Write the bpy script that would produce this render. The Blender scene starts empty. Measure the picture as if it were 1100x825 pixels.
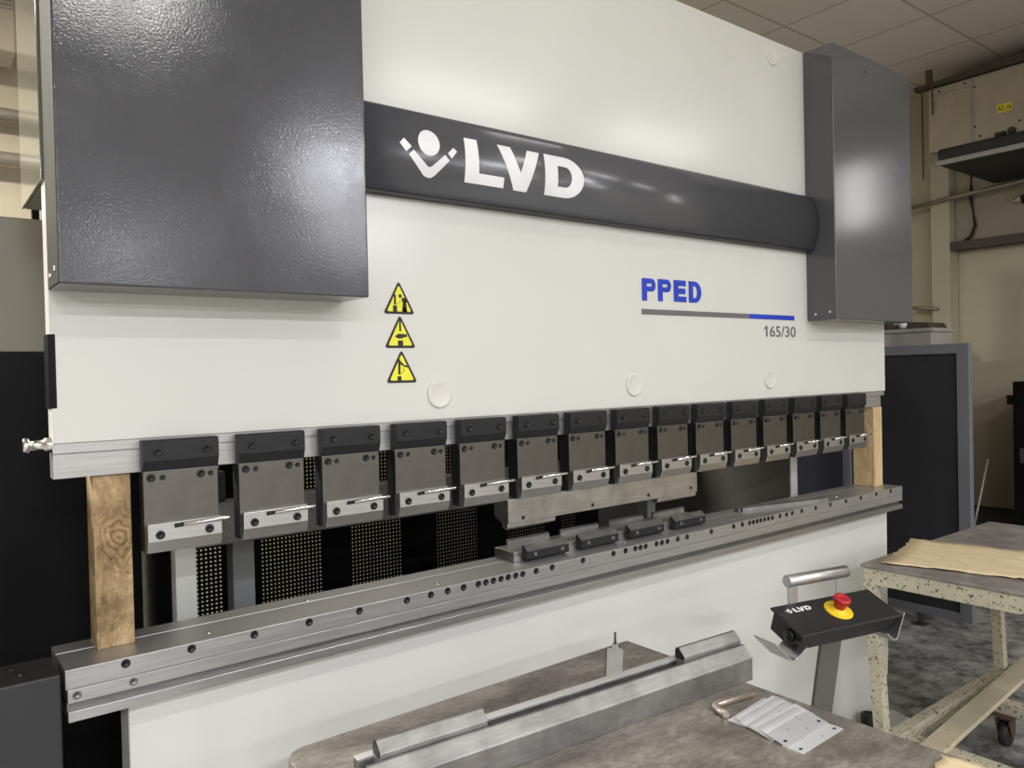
import bpy, bmesh, math, random
from mathutils import Vector, Matrix
random.seed(7)
PI = math.pi
scn = bpy.context.scene
COL = scn.collection

# ------------------------------------------------------------------ materials
def nodes(name):
    m = bpy.data.materials.new(name); m.use_nodes = True
    nt = m.node_tree; b = nt.nodes['Principled BSDF']
    return m, nt, b
def N(nt, t, **kw):
    n = nt.nodes.new(t)
    for k, v in kw.items():
        if k in n.inputs: n.inputs[k].default_value = v
        else: setattr(n, k, v)
    return n
def coords(nt, scale=(1, 1, 1)):
    tc = N(nt, 'ShaderNodeTexCoord'); mp = N(nt, 'ShaderNodeMapping')
    mp.inputs['Scale'].default_value = scale
    nt.links.new(tc.outputs['Object'], mp.inputs['Vector'])
    return mp.outputs['Vector']
def ramp(nt, fac, stops):
    r = N(nt, 'ShaderNodeValToRGB'); e = r.color_ramp.elements
    while len(e) < len(stops): e.new(0.5)
    for i, (p, c) in enumerate(stops):
        e[i].position = p; e[i].color = (c[0], c[1], c[2], 1)
    nt.links.new(fac, r.inputs['Fac']); return r.outputs['Color']
def noise(nt, vec, scale, detail=3, rough=0.5):
    n = N(nt, 'ShaderNodeTexNoise'); n.inputs['Scale'].default_value = scale
    n.inputs['Detail'].default_value = detail; n.inputs['Roughness'].default_value = rough
    nt.links.new(vec, n.inputs['Vector']); return n.outputs['Fac']
def bump(nt, b, h, strength, dist=0.001):
    bp = N(nt, 'ShaderNodeBump'); bp.inputs['Strength'].default_value = strength
    bp.inputs['Distance'].default_value = dist
    nt.links.new(h, bp.inputs['Height']); nt.links.new(bp.outputs['Normal'], b.inputs['Normal'])
def plain(name, col, rough=0.5, metal=0.0, spec=0.5):
    m, nt, b = nodes(name)
    v = coords(nt); n = noise(nt, v, 9, 3)
    d = 0.93
    c = ramp(nt, n, [(0.3, [x * d for x in col]), (0.7, [min(1, x / d) for x in col])])
    nt.links.new(c, b.inputs['Base Color'])
    b.inputs['Roughness'].default_value = rough; b.inputs['Metallic'].default_value = metal; b.inputs['Specular IOR Level'].default_value = spec
    return m
def paint(name, col, rough, peel=0.25, scale=260, mott=0.97, coat=0.0, smudge=0.0):
    m, nt, b = nodes(name)
    v = coords(nt); n = noise(nt, v, 3.1, 4)
    c = ramp(nt, n, [(0.3, [x * mott for x in col]), (0.7, [min(1, x / mott) for x in col])])
    nt.links.new(c, b.inputs['Base Color'])
    if smudge:
        s = noise(nt, v, 6.5, 6, 0.65)
        mr = N(nt, 'ShaderNodeMapRange'); mr.inputs['From Min'].default_value = 0.35; mr.inputs['From Max'].default_value = 0.65
        mr.inputs['To Min'].default_value = rough - smudge; mr.inputs['To Max'].default_value = rough + smudge
        nt.links.new(s, mr.inputs['Value']); nt.links.new(mr.outputs['Result'], b.inputs['Roughness'])
    else:
        b.inputs['Roughness'].default_value = rough
    b.inputs['Coat Weight'].default_value = coat; b.inputs['Coat Roughness'].default_value = 0.12
    bump(nt, b, noise(nt, v, scale, 2), peel, 0.0006)
    return m
def steel(name, col, rough, stretch=(2, 60, 60), var=0.12, metal=1.0, blot=0.0, spec=0.5):
    m, nt, b = nodes(name)
    v = coords(nt, stretch); n = noise(nt, v, 6, 4, 0.6)
    lo = [x * (1 - var) for x in col]; hi = [min(1, x * (1 + var)) for x in col]
    c = ramp(nt, n, [(0.3, lo), (0.7, hi)])
    if blot:
        v2 = coords(nt); n2 = noise(nt, v2, 14, 5, 0.6)
        f = ramp(nt, n2, [(0.35, (1 - blot,) * 3), (0.6, (1, 1, 1))])
        mx = N(nt, 'ShaderNodeMix', data_type='RGBA', blend_type='MULTIPLY'); mx.inputs[0].default_value = 1
        nt.links.new(c, mx.inputs[6]); nt.links.new(f, mx.inputs[7]); c = mx.outputs[2]
    nt.links.new(c, b.inputs['Base Color'])
    mr = N(nt, 'ShaderNodeMapRange'); mr.inputs['To Min'].default_value = rough * 0.8; mr.inputs['To Max'].default_value = rough * 1.25
    nt.links.new(n, mr.inputs['Value']); nt.links.new(mr.outputs['Result'], b.inputs['Roughness'])
    b.inputs['Metallic'].default_value = metal; b.inputs['Specular IOR Level'].default_value = spec
    bump(nt, b, n, 0.06, 0.0004)
    return m
def chipped(name, col, under, thr=0.40, scale=38, stretch=(1, 1, 1)):
    m, nt, b = nodes(name)
    v = coords(nt, stretch); n = noise(nt, v, scale, 7, 0.72)
    n2 = noise(nt, v, 7, 3)
    base = ramp(nt, n2, [(0.3, [x * 0.8 for x in col]), (0.7, col)])
    mask = ramp(nt, n, [(thr, (1, 1, 1)), (thr + 0.03, (0, 0, 0))])
    mx = N(nt, 'ShaderNodeMix', data_type='RGBA'); nt.links.new(mask, mx.inputs[0])
    nt.links.new(base, mx.inputs[6]); mx.inputs[7].default_value = (*under, 1)
    nt.links.new(mx.outputs[2], b.inputs['Base Color'])
    b.inputs['Roughness'].default_value = 0.6
    bump(nt, b, n, 0.3, 0.001)
    return m
def mottled(name, stops, scale, rough, detail=8, b_s=0.2, nrough=0.65, stretch=(1, 1, 1), fine=0, metal=0, flo=0.72, fhi=0.60):
    m, nt, b = nodes(name)
    v = coords(nt, stretch); n = noise(nt, v, scale, detail, nrough)
    c = ramp(nt, n, stops)
    if fine:
        n2 = noise(nt, v, fine, 6, 0.7)
        f = ramp(nt, n2, [(0.38, (flo,) * 3), (fhi, (1.12,) * 3)])
        mx = N(nt, 'ShaderNodeMix', data_type='RGBA', blend_type='MULTIPLY'); mx.inputs[0].default_value = 1
        nt.links.new(c, mx.inputs[6]); nt.links.new(f, mx.inputs[7]); c = mx.outputs[2]
    nt.links.new(c, b.inputs['Base Color'])
    b.inputs['Roughness'].default_value = rough; b.inputs['Metallic'].default_value = metal
    bump(nt, b, n, b_s, 0.002)
    return m
def wood(name, dark, light, stretch=(26, 26, 2.2)):
    m, nt, b = nodes(name)
    v0 = coords(nt); d = noise(nt, v0, 5, 3)
    v = coords(nt, stretch)
    ad = N(nt, 'ShaderNodeVectorMath', operation='MULTIPLY_ADD')
    cm = N(nt, 'ShaderNodeCombineXYZ'); nt.links.new(d, cm.inputs[0]); nt.links.new(d, cm.inputs[1]); nt.links.new(d, cm.inputs[2])
    nt.links.new(cm.outputs[0], ad.inputs[0]); ad.inputs[1].default_value = (3, 3, 1); nt.links.new(v, ad.inputs[2])
    n = noise(nt, ad.outputs[0], 1.6, 6, 0.7)
    c = ramp(nt, n, [(0.3, dark), (0.5, [(a + c2) / 2 for a, c2 in zip(dark, light)]), (0.72, light)])
    n3 = noise(nt, v0, 70, 4, 0.7)
    f = ramp(nt, n3, [(0.30, (0.35, 0.3, 0.25)), (0.38, (1, 1, 1))])
    mx = N(nt, 'ShaderNodeMix', data_type='RGBA', blend_type='MULTIPLY'); mx.inputs[0].default_value = 1
    nt.links.new(c, mx.inputs[6]); nt.links.new(f, mx.inputs[7])
    nt.links.new(mx.outputs[2], b.inputs['Base Color']); b.inputs['Roughness'].default_value = 0.7
    bump(nt, b, n, 0.3, 0.001)
    return m

def knot(m, centre, size):
    nt = m.node_tree; b = nt.nodes['Principled BSDF']; src = b.inputs['Base Color'].links[0].from_socket
    tc = N(nt, 'ShaderNodeTexCoord'); sub = N(nt, 'ShaderNodeVectorMath', operation='SUBTRACT'); sub.inputs[1].default_value = centre
    nt.links.new(tc.outputs['Object'], sub.inputs[0])
    mul = N(nt, 'ShaderNodeVectorMath', operation='MULTIPLY'); mul.inputs[1].default_value = (1, 0.3, 0.62); nt.links.new(sub.outputs[0], mul.inputs[0])
    wv = N(nt, 'ShaderNodeTexWave'); wv.wave_type = 'RINGS'; wv.rings_direction = 'SPHERICAL'
    wv.inputs['Scale'].default_value = 30; wv.inputs['Distortion'].default_value = 14; wv.inputs['Detail'].default_value = 5; wv.inputs['Detail Scale'].default_value = 1.2
    nt.links.new(mul.outputs[0], wv.inputs['Vector'])
    ln = N(nt, 'ShaderNodeVectorMath', operation='LENGTH'); nt.links.new(mul.outputs[0], ln.inputs[0])
    mr = N(nt, 'ShaderNodeMapRange'); mr.inputs['From Min'].default_value = size * 0.35; mr.inputs['From Max'].default_value = size; mr.inputs['To Min'].default_value = 0.9; mr.inputs['To Max'].default_value = 0
    nt.links.new(ln.outputs['Value'], mr.inputs['Value'])
    c = ramp(nt, wv.outputs['Fac'], [(0.15, (0.55, 0.44, 0.30)), (0.6, (1, 1, 1))])
    mx = N(nt, 'ShaderNodeMix', data_type='RGBA', blend_type='MULTIPLY'); nt.links.new(mr.outputs['Result'], mx.inputs[0]); nt.links.new(src, mx.inputs[6]); nt.links.new(c, mx.inputs[7])
    sp = ramp(nt, noise(nt, tc.outputs['Object'], 95, 3, 0.6), [(0.64, (0, 0, 0)), (0.70, (0.75, 0.75, 0.75))])
    m2 = N(nt, 'ShaderNodeMix', data_type='RGBA'); nt.links.new(sp, m2.inputs[0]); nt.links.new(mx.outputs[2], m2.inputs[6]); m2.inputs[7].default_value = (0.66, 0.60, 0.48, 1)
    st = ramp(nt, noise(nt, tc.outputs['Object'], 16, 5, 0.65), [(0.36, (0.45, 0.42, 0.36)), (0.6, (1, 1, 1))])
    m3 = N(nt, 'ShaderNodeMix', data_type='RGBA', blend_type='MULTIPLY'); m3.inputs[0].default_value = 1; nt.links.new(m2.outputs[2], m3.inputs[6]); nt.links.new(st, m3.inputs[7])
    nt.links.new(m3.outputs[2], b.inputs['Base Color'])
M = {}
M['cream'] = paint('cream machine paint', (0.655, 0.655, 0.615), 0.185, 0.16, 170, 0.985)
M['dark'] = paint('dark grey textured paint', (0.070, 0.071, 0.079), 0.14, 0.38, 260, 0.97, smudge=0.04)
M['covershade'] = plain('matt shaded cover side', (0.045, 0.045, 0.038), 0.6, 0.0, 0.12)  # same cover, its side's weak reflection put into a darker matt colour
M['darkfine'] = paint('dark grey fine paint', (0.088, 0.088, 0.094), 0.17, 0.10, 260, 0.98)
M['tubepaint'] = paint('dark grey smooth paint', (0.082, 0.083, 0.092), 0.20, 0.10, 190, 0.97)
M['darkside'] = paint('charcoal cabinet paint', (0.022, 0.022, 0.023), 0.5, 0.2, 220)
M['olive'] = paint('grey beige gloss paint', (0.15, 0.145, 0.115), 0.10, 0.03, 60)
M['olive'].node_tree.nodes['Principled BSDF'].inputs['Specular IOR Level'].default_value = 0.28
M['panelgrey'] = paint('mid grey panel paint', (0.215, 0.20, 0.155), 0.38, 0.4, 150)
M['black'] = plain('black paint', (0.0035, 0.0035, 0.004), 0.5, 0.0, 0.15)
M['blacksteel'] = steel('black oxide steel', (0.017, 0.0175, 0.019), 0.45, (6, 40, 40), 0.2, metal=0.0, spec=0.3)
M['screw'] = plain('black screw', (0.008, 0.008, 0.009), 0.35, 0.2)
M['steel'] = steel('ground steel', (0.47, 0.465, 0.465), 0.38, (1.5, 50, 50), 0.12, metal=0.8)
M['steelplate'] = steel('dull steel plate', (0.165, 0.157, 0.145), 0.36, (4, 8, 8), 0.08)
M['steelbright'] = steel('bright steel', (0.55, 0.545, 0.545), 0.36, (3, 60, 60), 0.08)
M['toolsteel'] = steel('scratched tool steel', (0.40, 0.395, 0.39), 0.46, (3, 30, 30), 0.12, blot=0.3)
M['lip'] = steel('light steel lip', (0.62, 0.61, 0.60), 0.5, (3, 30, 30), 0.08, metal=0.5)
M['steelworn'] = steel('worn stained steel', (0.50, 0.49, 0.475), 0.36, (2, 30, 30), 0.12, blot=0.25)
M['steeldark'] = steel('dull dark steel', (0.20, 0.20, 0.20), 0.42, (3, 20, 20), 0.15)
M['chrome'] = steel('polished steel', (0.75, 0.74, 0.73), 0.16, (10, 10, 10), 0.04)
M['beam'] = mottled('dusty grey beam paint', [(0.35, (0.15, 0.15, 0.145)), (0.7, (0.20, 0.20, 0.192))], 20, 0.55, fine=160)
M['post'] = paint('pale grey paint', (0.56, 0.57, 0.535), 0.4, 0.2)
M['towergrey'] = paint('grey tower paint', (0.20, 0.205, 0.205), 0.45, 0.2)
M['rearpanel'] = plain('brown grey sheet', (0.085, 0.08, 0.068), 0.55)
M['bluepanel'] = plain('dark navy panel', (0.030, 0.032, 0.045), 0.5)
M['white'] = plain('white lettering', (0.80, 0.80, 0.81), 0.35)
M['cap'] = paint('cream plastic cap', (0.68, 0.67, 0.62), 0.35, 0.05)
M['yellow'] = plain('yellow sticker', (0.80, 0.76, 0.04), 0.45)
M['ink'] = plain('black ink', (0.012, 0.012, 0.012), 0.5)
M['blue'] = plain('blue print', (0.010, 0.045, 0.48), 0.4)
M['greyink'] = plain('grey print', (0.14, 0.14, 0.145), 0.45)
M['wood'] = wood('rough timber', (0.24, 0.145, 0.06), (0.60, 0.45, 0.25))
knot(M['wood'], (0.010, -0.032, 0.205), 0.055)
M['woodpale'] = wood('pale timber', (0.42, 0.28, 0.12), (0.72, 0.56, 0.33))
M['tabletop'] = mottled('stained steel table', [(0.30, (0.13, 0.112, 0.096)), (0.5, (0.215, 0.193, 0.168)), (0.72, (0.35, 0.325, 0.288))], 5.5, 0.42, 9, 0.05, 0.62, (1.5, 3.0, 1), fine=38, metal=0.25)
M['cartop'] = mottled('grimy steel sheet', [(0.3, (0.15, 0.135, 0.125)), (0.52, (0.27, 0.25, 0.23)), (0.72, (0.50, 0.48, 0.45))], 7, 0.45, 8, 0.1, metal=0.2)
M['chip'] = chipped('chipped cream paint', (0.62, 0.57, 0.42), (0.07, 0.06, 0.05), 0.405, 75)
M['chiplite'] = chipped('scuffed cream paint', (0.60, 0.53, 0.36), (0.16, 0.13, 0.09), 0.34, 24)
M['redoxide'] = plain('red brown paint', (0.10, 0.035, 0.03), 0.5)
M['floor'] = mottled('worn concrete', [(0.36, (0.08, 0.076, 0.068)), (0.45, (0.24, 0.235, 0.22)), (0.58, (0.38, 0.375, 0.35)), (0.75, (0.55, 0.54, 0.51))], 2.6, 0.5, 12, 0.5, 0.78, (1, 1, 1), fine=9, flo=0.45, fhi=0.55)
M['wall'] = mottled('cream wall paint', [(0.3, (0.40, 0.36, 0.265)), (0.7, (0.46, 0.415, 0.31))], 1.3, 0.7, 4, 0.05)
M['wallgrey'] = mottled('olive grey panel', [(0.3, (0.24, 0.215, 0.165)), (0.7, (0.29, 0.265, 0.20))], 2, 0.7, 4, 0.05)
M['walldark'] = plain('dark brown ledge', (0.06, 0.05, 0.04), 0.7)
M['acbox'] = plain('beige metal casing', (0.44, 0.39, 0.315), 0.5)
M['actray'] = plain('black insulated tray', (0.018, 0.017, 0.016), 0.7)
M['pipe'] = plain('galvanised pipe', (0.26, 0.24, 0.20), 0.45, 0.5)
M['rust'] = plain('rusty bracket', (0.10, 0.06, 0.035), 0.7)
M['frame'] = paint('grey door frame paint', (0.17, 0.175, 0.195), 0.4, 0.1)
M['slab'] = plain('near black door panel', (0.033, 0.033, 0.038), 0.4)
M['lightgrey'] = plain('light grey cabinet paint', (0.36, 0.34, 0.31), 0.45)
M['brown'] = plain('dark red brown', (0.06, 0.028, 0.02), 0.6)
M['conblack'] = paint('black moulded plastic', (0.016, 0.016, 0.017), 0.42, 0.15, 300)
M['red'] = plain('red plastic', (0.42, 0.015, 0.02), 0.32)
M['signal'] = plain('yellow plastic', (0.82, 0.56, 0.01), 0.4)
M['standgrey'] = paint('brown grey paint', (0.095, 0.09, 0.073), 0.45, 0.1)
M['zinc'] = plain('zinc plated sheet', (0.74, 0.75, 0.77), 0.34, 0.5)
M['zincshaded'] = plain('shaded zinc sheet', (0.64, 0.65, 0.67), 0.36, 0.5)  # shaded and lit copies of the plate zinc
M['zinclit'] = plain('lit zinc sheet', (0.82, 0.83, 0.85), 0.34, 0.45)
M['hole'] = plain('dark hole', (0.03, 0.03, 0.03), 0.6)
M['key'] = steel('coppery tool steel', (0.74, 0.65, 0.59), 0.34, (20, 20, 20), 0.1)
M['paper'] = mottled('kraft paper', [(0.3, (0.62, 0.49, 0.29)), (0.7, (0.76, 0.62, 0.40))], 9, 0.8, 6, 0.3, 0.6, (3, 1, 1))
M['rubber'] = plain('black rubber', (0.02, 0.019, 0.018), 0.6)

def ceiling_mat():
    m, nt, b = nodes('suspended ceiling tiles')
    tc = N(nt, 'ShaderNodeTexCoord'); mp = N(nt, 'ShaderNodeMapping')
    mp.inputs['Location'].default_value = (-4.743 + 6, -0.542 + 6, 0)
    nt.links.new(tc.outputs['Object'], mp.inputs['Vector'])
    br = N(nt, 'ShaderNodeTexBrick'); br.offset = 0; br.squash = 1
    br.inputs['Scale'].default_value = 1; br.inputs['Brick Width'].default_value = 0.6; br.inputs['Row Height'].default_value = 0.6
    br.inputs['Mortar Size'].default_value = 0.009; br.inputs['Mortar Smooth'].default_value = 0.2; br.inputs['Bias'].default_value = 0
    br.inputs['Color1'].default_value = (0.80, 0.75, 0.69, 1); br.inputs['Color2'].default_value = (0.77, 0.72, 0.655, 1)
    br.inputs['Mortar'].default_value = (0.50, 0.455, 0.40, 1)
    nt.links.new(mp.outputs[0], br.inputs['Vector']); nt.links.new(br.outputs['Color'], b.inputs['Base Color'])
    b.inputs['Roughness'].default_value = 0.9
    return m
M['ceiling'] = ceiling_mat()

# ------------------------------------------------------------------ mesh builder
class MB:
    def __init__(s): s.bm = bmesh.new(); s.mi = 0
    def _f(s, vs):
        try:
            f = s.bm.faces.new(vs); f.material_index = s.mi; return f
        except ValueError: return None
    def box(s, x0, y0, z0, x1, y1, z1):
        return s.prism([(x0, y0), (x1, y0), (x1, y1), (x0, y1)], 'z', z0, z1)
    def prism(s, pts, axis, a, b):
        def P(u, v, w):
            return {'z': (u, v, w), 'x': (w, u, v), 'y': (u, w, v)}[axis]
        A = [s.bm.verts.new(P(u, v, a)) for u, v in pts]; B = [s.bm.verts.new(P(u, v, b)) for u, v in pts]
        n = len(pts); s._f(A[::-1]); s._f(B)
        for i in range(n): s._f([A[i], A[(i + 1) % n], B[(i + 1) % n], B[i]])
        return s
    def tube(s, path, r, n=12, cap=True):
        path = [Vector(p) for p in path]; rings = []
        for i, p in enumerate(path):
            t = (path[min(i + 1, len(path) - 1)] - path[max(i - 1, 0)]).normalized()
            u = t.cross(Vector((0, 0, 1)))
            if u.length < 1e-3: u = t.cross(Vector((0, 1, 0)))
            u.normalize(); v = t.cross(u)
            rr = r[i] if isinstance(r, (list, tuple)) else r
            rings.append([s.bm.verts.new(p + (u * math.cos(2 * PI * k / n) + v * math.sin(2 * PI * k / n)) * rr) for k in range(n)])
        for a, b in zip(rings, rings[1:]):
            for k in range(n):
                f = s._f([a[k], a[(k + 1) % n], b[(k + 1) % n], b[k]])
                if f: f.smooth = True
        if cap: s._f(rings[0][::-1]); s._f(rings[-1])
        return s
    def lathe(s, prof, c, axis, n=16, smooth=True):
        """prof: (radius, height along axis) list; axis a unit vector"""
        ax = Vector(axis).normalized(); u = ax.cross(Vector((0.3, 0.2, 1)) if abs(ax.z) < 0.9 else Vector((1, 0, 0))).normalized(); v = ax.cross(u)
        c = Vector(c); rings = []
        for r, h in prof:
            if r < 1e-6: rings.append([s.bm.verts.new(c + ax * h)])
            else: rings.append([s.bm.verts.new(c + ax * h + (u * math.cos(2 * PI * k / n) + v * math.sin(2 * PI * k / n)) * r) for k in range(n)])
        for a, b in zip(rings, rings[1:]):
            for k in range(n):
                k2 = (k + 1) % n
                if len(a) == 1 and len(b) == 1: continue
                if len(a) == 1: f = s._f([a[0], b[k2], b[k]])
                elif len(b) == 1: f = s._f([a[k], a[k2], b[0]])
                else: f = s._f([a[k], a[k2], b[k2], b[k]])
                if f: f.smooth = smooth
        return s
    def bar(s, p, q, w, h):
        """rectangular bar from p to q, w sideways, h up"""
        p = Vector(p); q = Vector(q); t = (q - p).normalized()
        u = t.cross(Vector((0, 0, 1)))
        if u.length < 1e-3: u = Vector((1, 0, 0))
        u.normalize(); v = u.cross(t)
        A = [s.bm.verts.new(p + u * a * w / 2 + v * b * h / 2) for a, b in ((-1, -1), (1, -1), (1, 1), (-1, 1))]
        B = [s.bm.verts.new(q + u * a * w / 2 + v * b * h / 2) for a, b in ((-1, -1), (1, -1), (1, 1), (-1, 1))]
        s._f(A[::-1]); s._f(B)
        for i in range(4): s._f([A[i], A[(i + 1) % 4], B[(i + 1) % 4], B[i]])
        return s
    def build(s, name, mat, parent=None, bevel=0.0, seg=2, loc=None):
        bmesh.ops.recalc_face_normals(s.bm, faces=s.bm.faces[:])
        me = bpy.data.meshes.new(name); s.bm.to_mesh(me); s.bm.free()
        for m in (mat if isinstance(mat, (list, tuple)) else [mat]): me.materials.append(m)
        o = bpy.data.objects.new(name, me); COL.objects.link(o)
        if parent: o.parent = parent
        if loc: o.location = loc
        if bevel:
            md = o.modifiers.new('bevel', 'BEVEL'); md.width = bevel; md.segments = seg; md.limit_method = 'ANGLE'; md.angle_limit = math.radians(40)
            md.harden_normals = False
        return o
def tag(o, label, cat, group=None):
    o['label'] = label; o['category'] = cat
    if group: o['group'] = group
    return o
def thing(name, label, cat, loc=(0, 0, 0), rz=0, group=None):
    o = bpy.data.objects.new(name, None); COL.objects.link(o); o.empty_display_size = 0.1
    o.location = loc; o.rotation_euler = (0, 0, rz)
    return tag(o, label, cat, group)
def struct(o): o['kind'] = 'structure'; return o
def lab(o, t): o['label'] = t; return o

def decal(name, polys, mat, parent, depth, eps=0.0008, slices=None, holes=()):
    """flat printed shapes in the x-z plane, laid on a surface y = depth(z)"""
    bm = bmesh.new()
    for poly in polys:
        outer, inner = poly if isinstance(poly, tuple) else (poly, None)
        if inner:
            n = len(outer)
            a = [bm.verts.new((x, 0, z)) for x, z in outer]; b = [bm.verts.new((x, 0, z)) for x, z in inner]
            for i in range(n): bm.faces.new([a[i], a[(i + 1) % n], b[(i + 1) % n], b[i]])
        else:
            f = bm.faces.new([bm.verts.new((x, 0, z)) for x, z in outer])
    bmesh.ops.triangulate(bm, faces=[f for f in bm.faces if len(f.verts) > 4])
    for z in (slices or []):
        bmesh.ops.bisect_plane(bm, geom=bm.verts[:] + bm.edges[:] + bm.faces[:], plane_co=(0, 0, z), plane_no=(0, 0, 1))
    for v in bm.verts: v.co.y = depth(v.co.z) - eps
    me = bpy.data.meshes.new(name)
    for f in bm.faces:
        f.normal_update()
        if f.normal.y > 0: f.normal_flip()
    bm.to_mesh(me); bm.free(); me.materials.append(mat)
    o = bpy.data.objects.new(name, me); COL.objects.link(o); o.parent = parent
    return o
def flat0(z): return 0.0
def arc(cx, cz, rx, rz, a0, a1, n):
    return [(cx + rx * math.cos(a0 + (a1 - a0) * i / n), cz + rz * math.sin(a0 + (a1 - a0) * i / n)) for i in range(n + 1)]
def letter_P(x, z, w, h, t):
    r = h * 0.29
    o = [(x, z), (x + t, z), (x + t, z + h - 2 * r)] + [(x + w - r * 0.9 + px, z + h - r + pz) for px, pz in arc(0, 0, r * 0.9, r, -PI / 2, PI / 2, 8)] + [(x, z + h)]
    ih = r - t * 0.68
    # built as stem + bowl ring so that the counter stays open
    stem = [(x, z), (x + t, z), (x + t, z + h), (x, z + h)]
    cx = x + w - r * 0.9; cz = z + h - r
    oa = arc(cx, cz, r * 0.9, r, -PI / 2, PI / 2, 8); ia = arc(cx, cz, r * 0.9 - t * 0.85, ih, -PI / 2, PI / 2, 8)
    segs = []
    out = [(x + t, cz - r)] + oa + [(x + t, cz + r)]; inn = [(x + t, cz - ih)] + ia + [(x + t, cz + ih)]
    for i in range(len(out) - 1): segs.append([out[i], out[i + 1], inn[i + 1], inn[i]])
    return [stem] + segs
def letter_E(x, z, w, h, t):
    t2 = t * 0.75
    return [rect(x, z, x + t, z + h), rect(x + t, z, x + w, z + t2), rect(x + t, z + h - t2, x + w * 0.97, z + h), rect(x + t, z + (h - t2) / 2, x + w * 0.93, z + (h + t2) / 2)]
def letter_D(x, z, w, h, t, t2=None, cxf=0.5):
    t2 = t2 or t * 0.7
    cx = x + w * cxf; cz = z + h / 2
    oa = arc(cx, cz, x + w - cx, h / 2, -PI / 2, PI / 2, 12); ia = arc(cx, cz, x + w - cx - t, h / 2 - t2, -PI / 2, PI / 2, 12)
    out = [(x + t, z)] + oa + [(x + t, z + h)]; inn = [(x + t, z + t2)] + ia + [(x + t, z + h - t2)]
    return [[(x, z), (x + t, z), (x + t, z + h), (x, z + h)]] + [[out[i], out[i + 1], inn[i + 1], inn[i]] for i in range(len(out) - 1)]
def logo_polys():
    L = [[(.888, 2.051), (.927, 2.051), (.930, 1.968), (1.008, 1.968), (1.008, 1.942), (.888, 1.942)]]
    V = [[(.990, 2.050), (1.032, 2.050), (1.061, 1.987), (1.087, 2.050), (1.128, 2.050), (1.083, 1.941), (1.041, 1.941)]]
    D = letter_D(1.144, 1.942, 0.14, 0.109, 0.045, 0.027, 0.52)
    circ = [arc(.785, 2.020, .030, .031, 0, 2 * PI * 31 / 32, 31)]
    arms = [[(.705, 2.008), (.717, 2.021), (.737, 2.004), (.722, 1.99)],
            [(.729, 1.985), (.742, 1.997), (.780, 1.965), (.785, 1.963), (.793, 1.966), (.829, 1.998), (.842, 1.986), (.801, 1.945), (.792, 1.939), (.78, 1.939), (.77, 1.943)],
            [(.837, 2.003), (.854, 2.019), (.864, 2.011), (.848, 1.992)]]
    return L, V, D, circ + arms
def text_mesh(name, body, mat, parent, x0, x1, z0, z1, yy, rot=None, loc=None):
    cu = bpy.data.curves.new(name, 'FONT'); cu.body = body; cu.resolution_u = 4; cu.offset = 0.012
    tmp = bpy.data.objects.new('tmp_text', cu); COL.objects.link(tmp)
    dg = bpy.context.evaluated_depsgraph_get(); me = bpy.data.meshes.new_from_object(tmp.evaluated_get(dg))
    bpy.data.objects.remove(tmp)
    xs = [v.co.x for v in me.vertices]; ys = [v.co.y for v in me.vertices]
    ax, bx, ay, by = min(xs), max(xs), min(ys), max(ys)
    for v in me.vertices:
        v.co = Vector((x0 + (v.co.x - ax) / (bx - ax) * (x1 - x0), yy, z0 + (v.co.y - ay) / (by - ay) * (z1 - z0)))
    me.materials.clear(); me.materials.append(mat); me.name = name
    o = bpy.data.objects.new(name, me); COL.objects.link(o); o.parent = parent
    return o
def screw_mesh(name, r=0.0085, h=0.004, mat=None):
    """socket-head screw facing -y, centred on the origin"""
    b = MB(); b.lathe([(r, 0.001), (r, -h * 0.75), (r * 0.88, -h), (r * 0.55, -h), (r * 0.5, -h * 0.4), (0, -h * 0.4)], (0, 0, 0), (0, 1, 0), 14)
    bmesh.ops.recalc_face_normals(b.bm, faces=b.bm.faces[:])
    me = bpy.data.meshes.new(name); b.bm.to_mesh(me); b.bm.free(); me.materials.append(mat or M['screw']); return me
def put(name, me, parent, loc):
    o = bpy.data.objects.new(name, me); COL.objects.link(o); o.parent = parent; o.location = loc; return o

# ------------------------------------------------------------------ the room
RX0, RX1, RY0, RY1, RH = -7.5, 6.03, -12.0, 3.05, 3.58
struct(MB().box(RX0, RY0, -0.1, RX1, RY1, 0).build('floor', M['floor']))
struct(MB().box(RX0 - .1, RY0 - .1, RH, RX1 + .1, RY1 + .1, RH + 0.1).build('ceiling', M['ceiling']))
struct(MB().box(RX1, RY0, 0, RX1 + 0.1, RY1, RH).build('wall_right', M['wall']))
struct(MB().box(RX0 - 0.1, RY0, 0, RX0, RY1, RH).build('wall_left', M['wall']))
struct(MB().box(RX0, RY1, 0, RX1, RY1 + 0.1, RH).build('wall_back', M['wall']))
struct(MB().box(RX0, RY0 - 0.1, 0, RX1, RY0, RH).build('wall_front', M['wall']))
struct(MB().box(5.90, 0.93, 0, 6.03, 1.06, RH).build('trim_1', M['wall']))          # pilaster on the right wall
struct(MB().box(5.985, -1.5, 2.36, 6.03, 0.93, 2.98).build('trim_2', M['wallgrey'])) # boarded strip under the cooling unit
struct(MB().box(5.90, -1.5, 2.30, 6.03, 0.93, 2.36).build('trim_3', M['walldark']))  # ledge

# ------------------------------------------------------------------ press brake
pb = thing('press_brake', 'large cream and dark grey press brake with white lettering on its round beam', 'machine')
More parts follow.
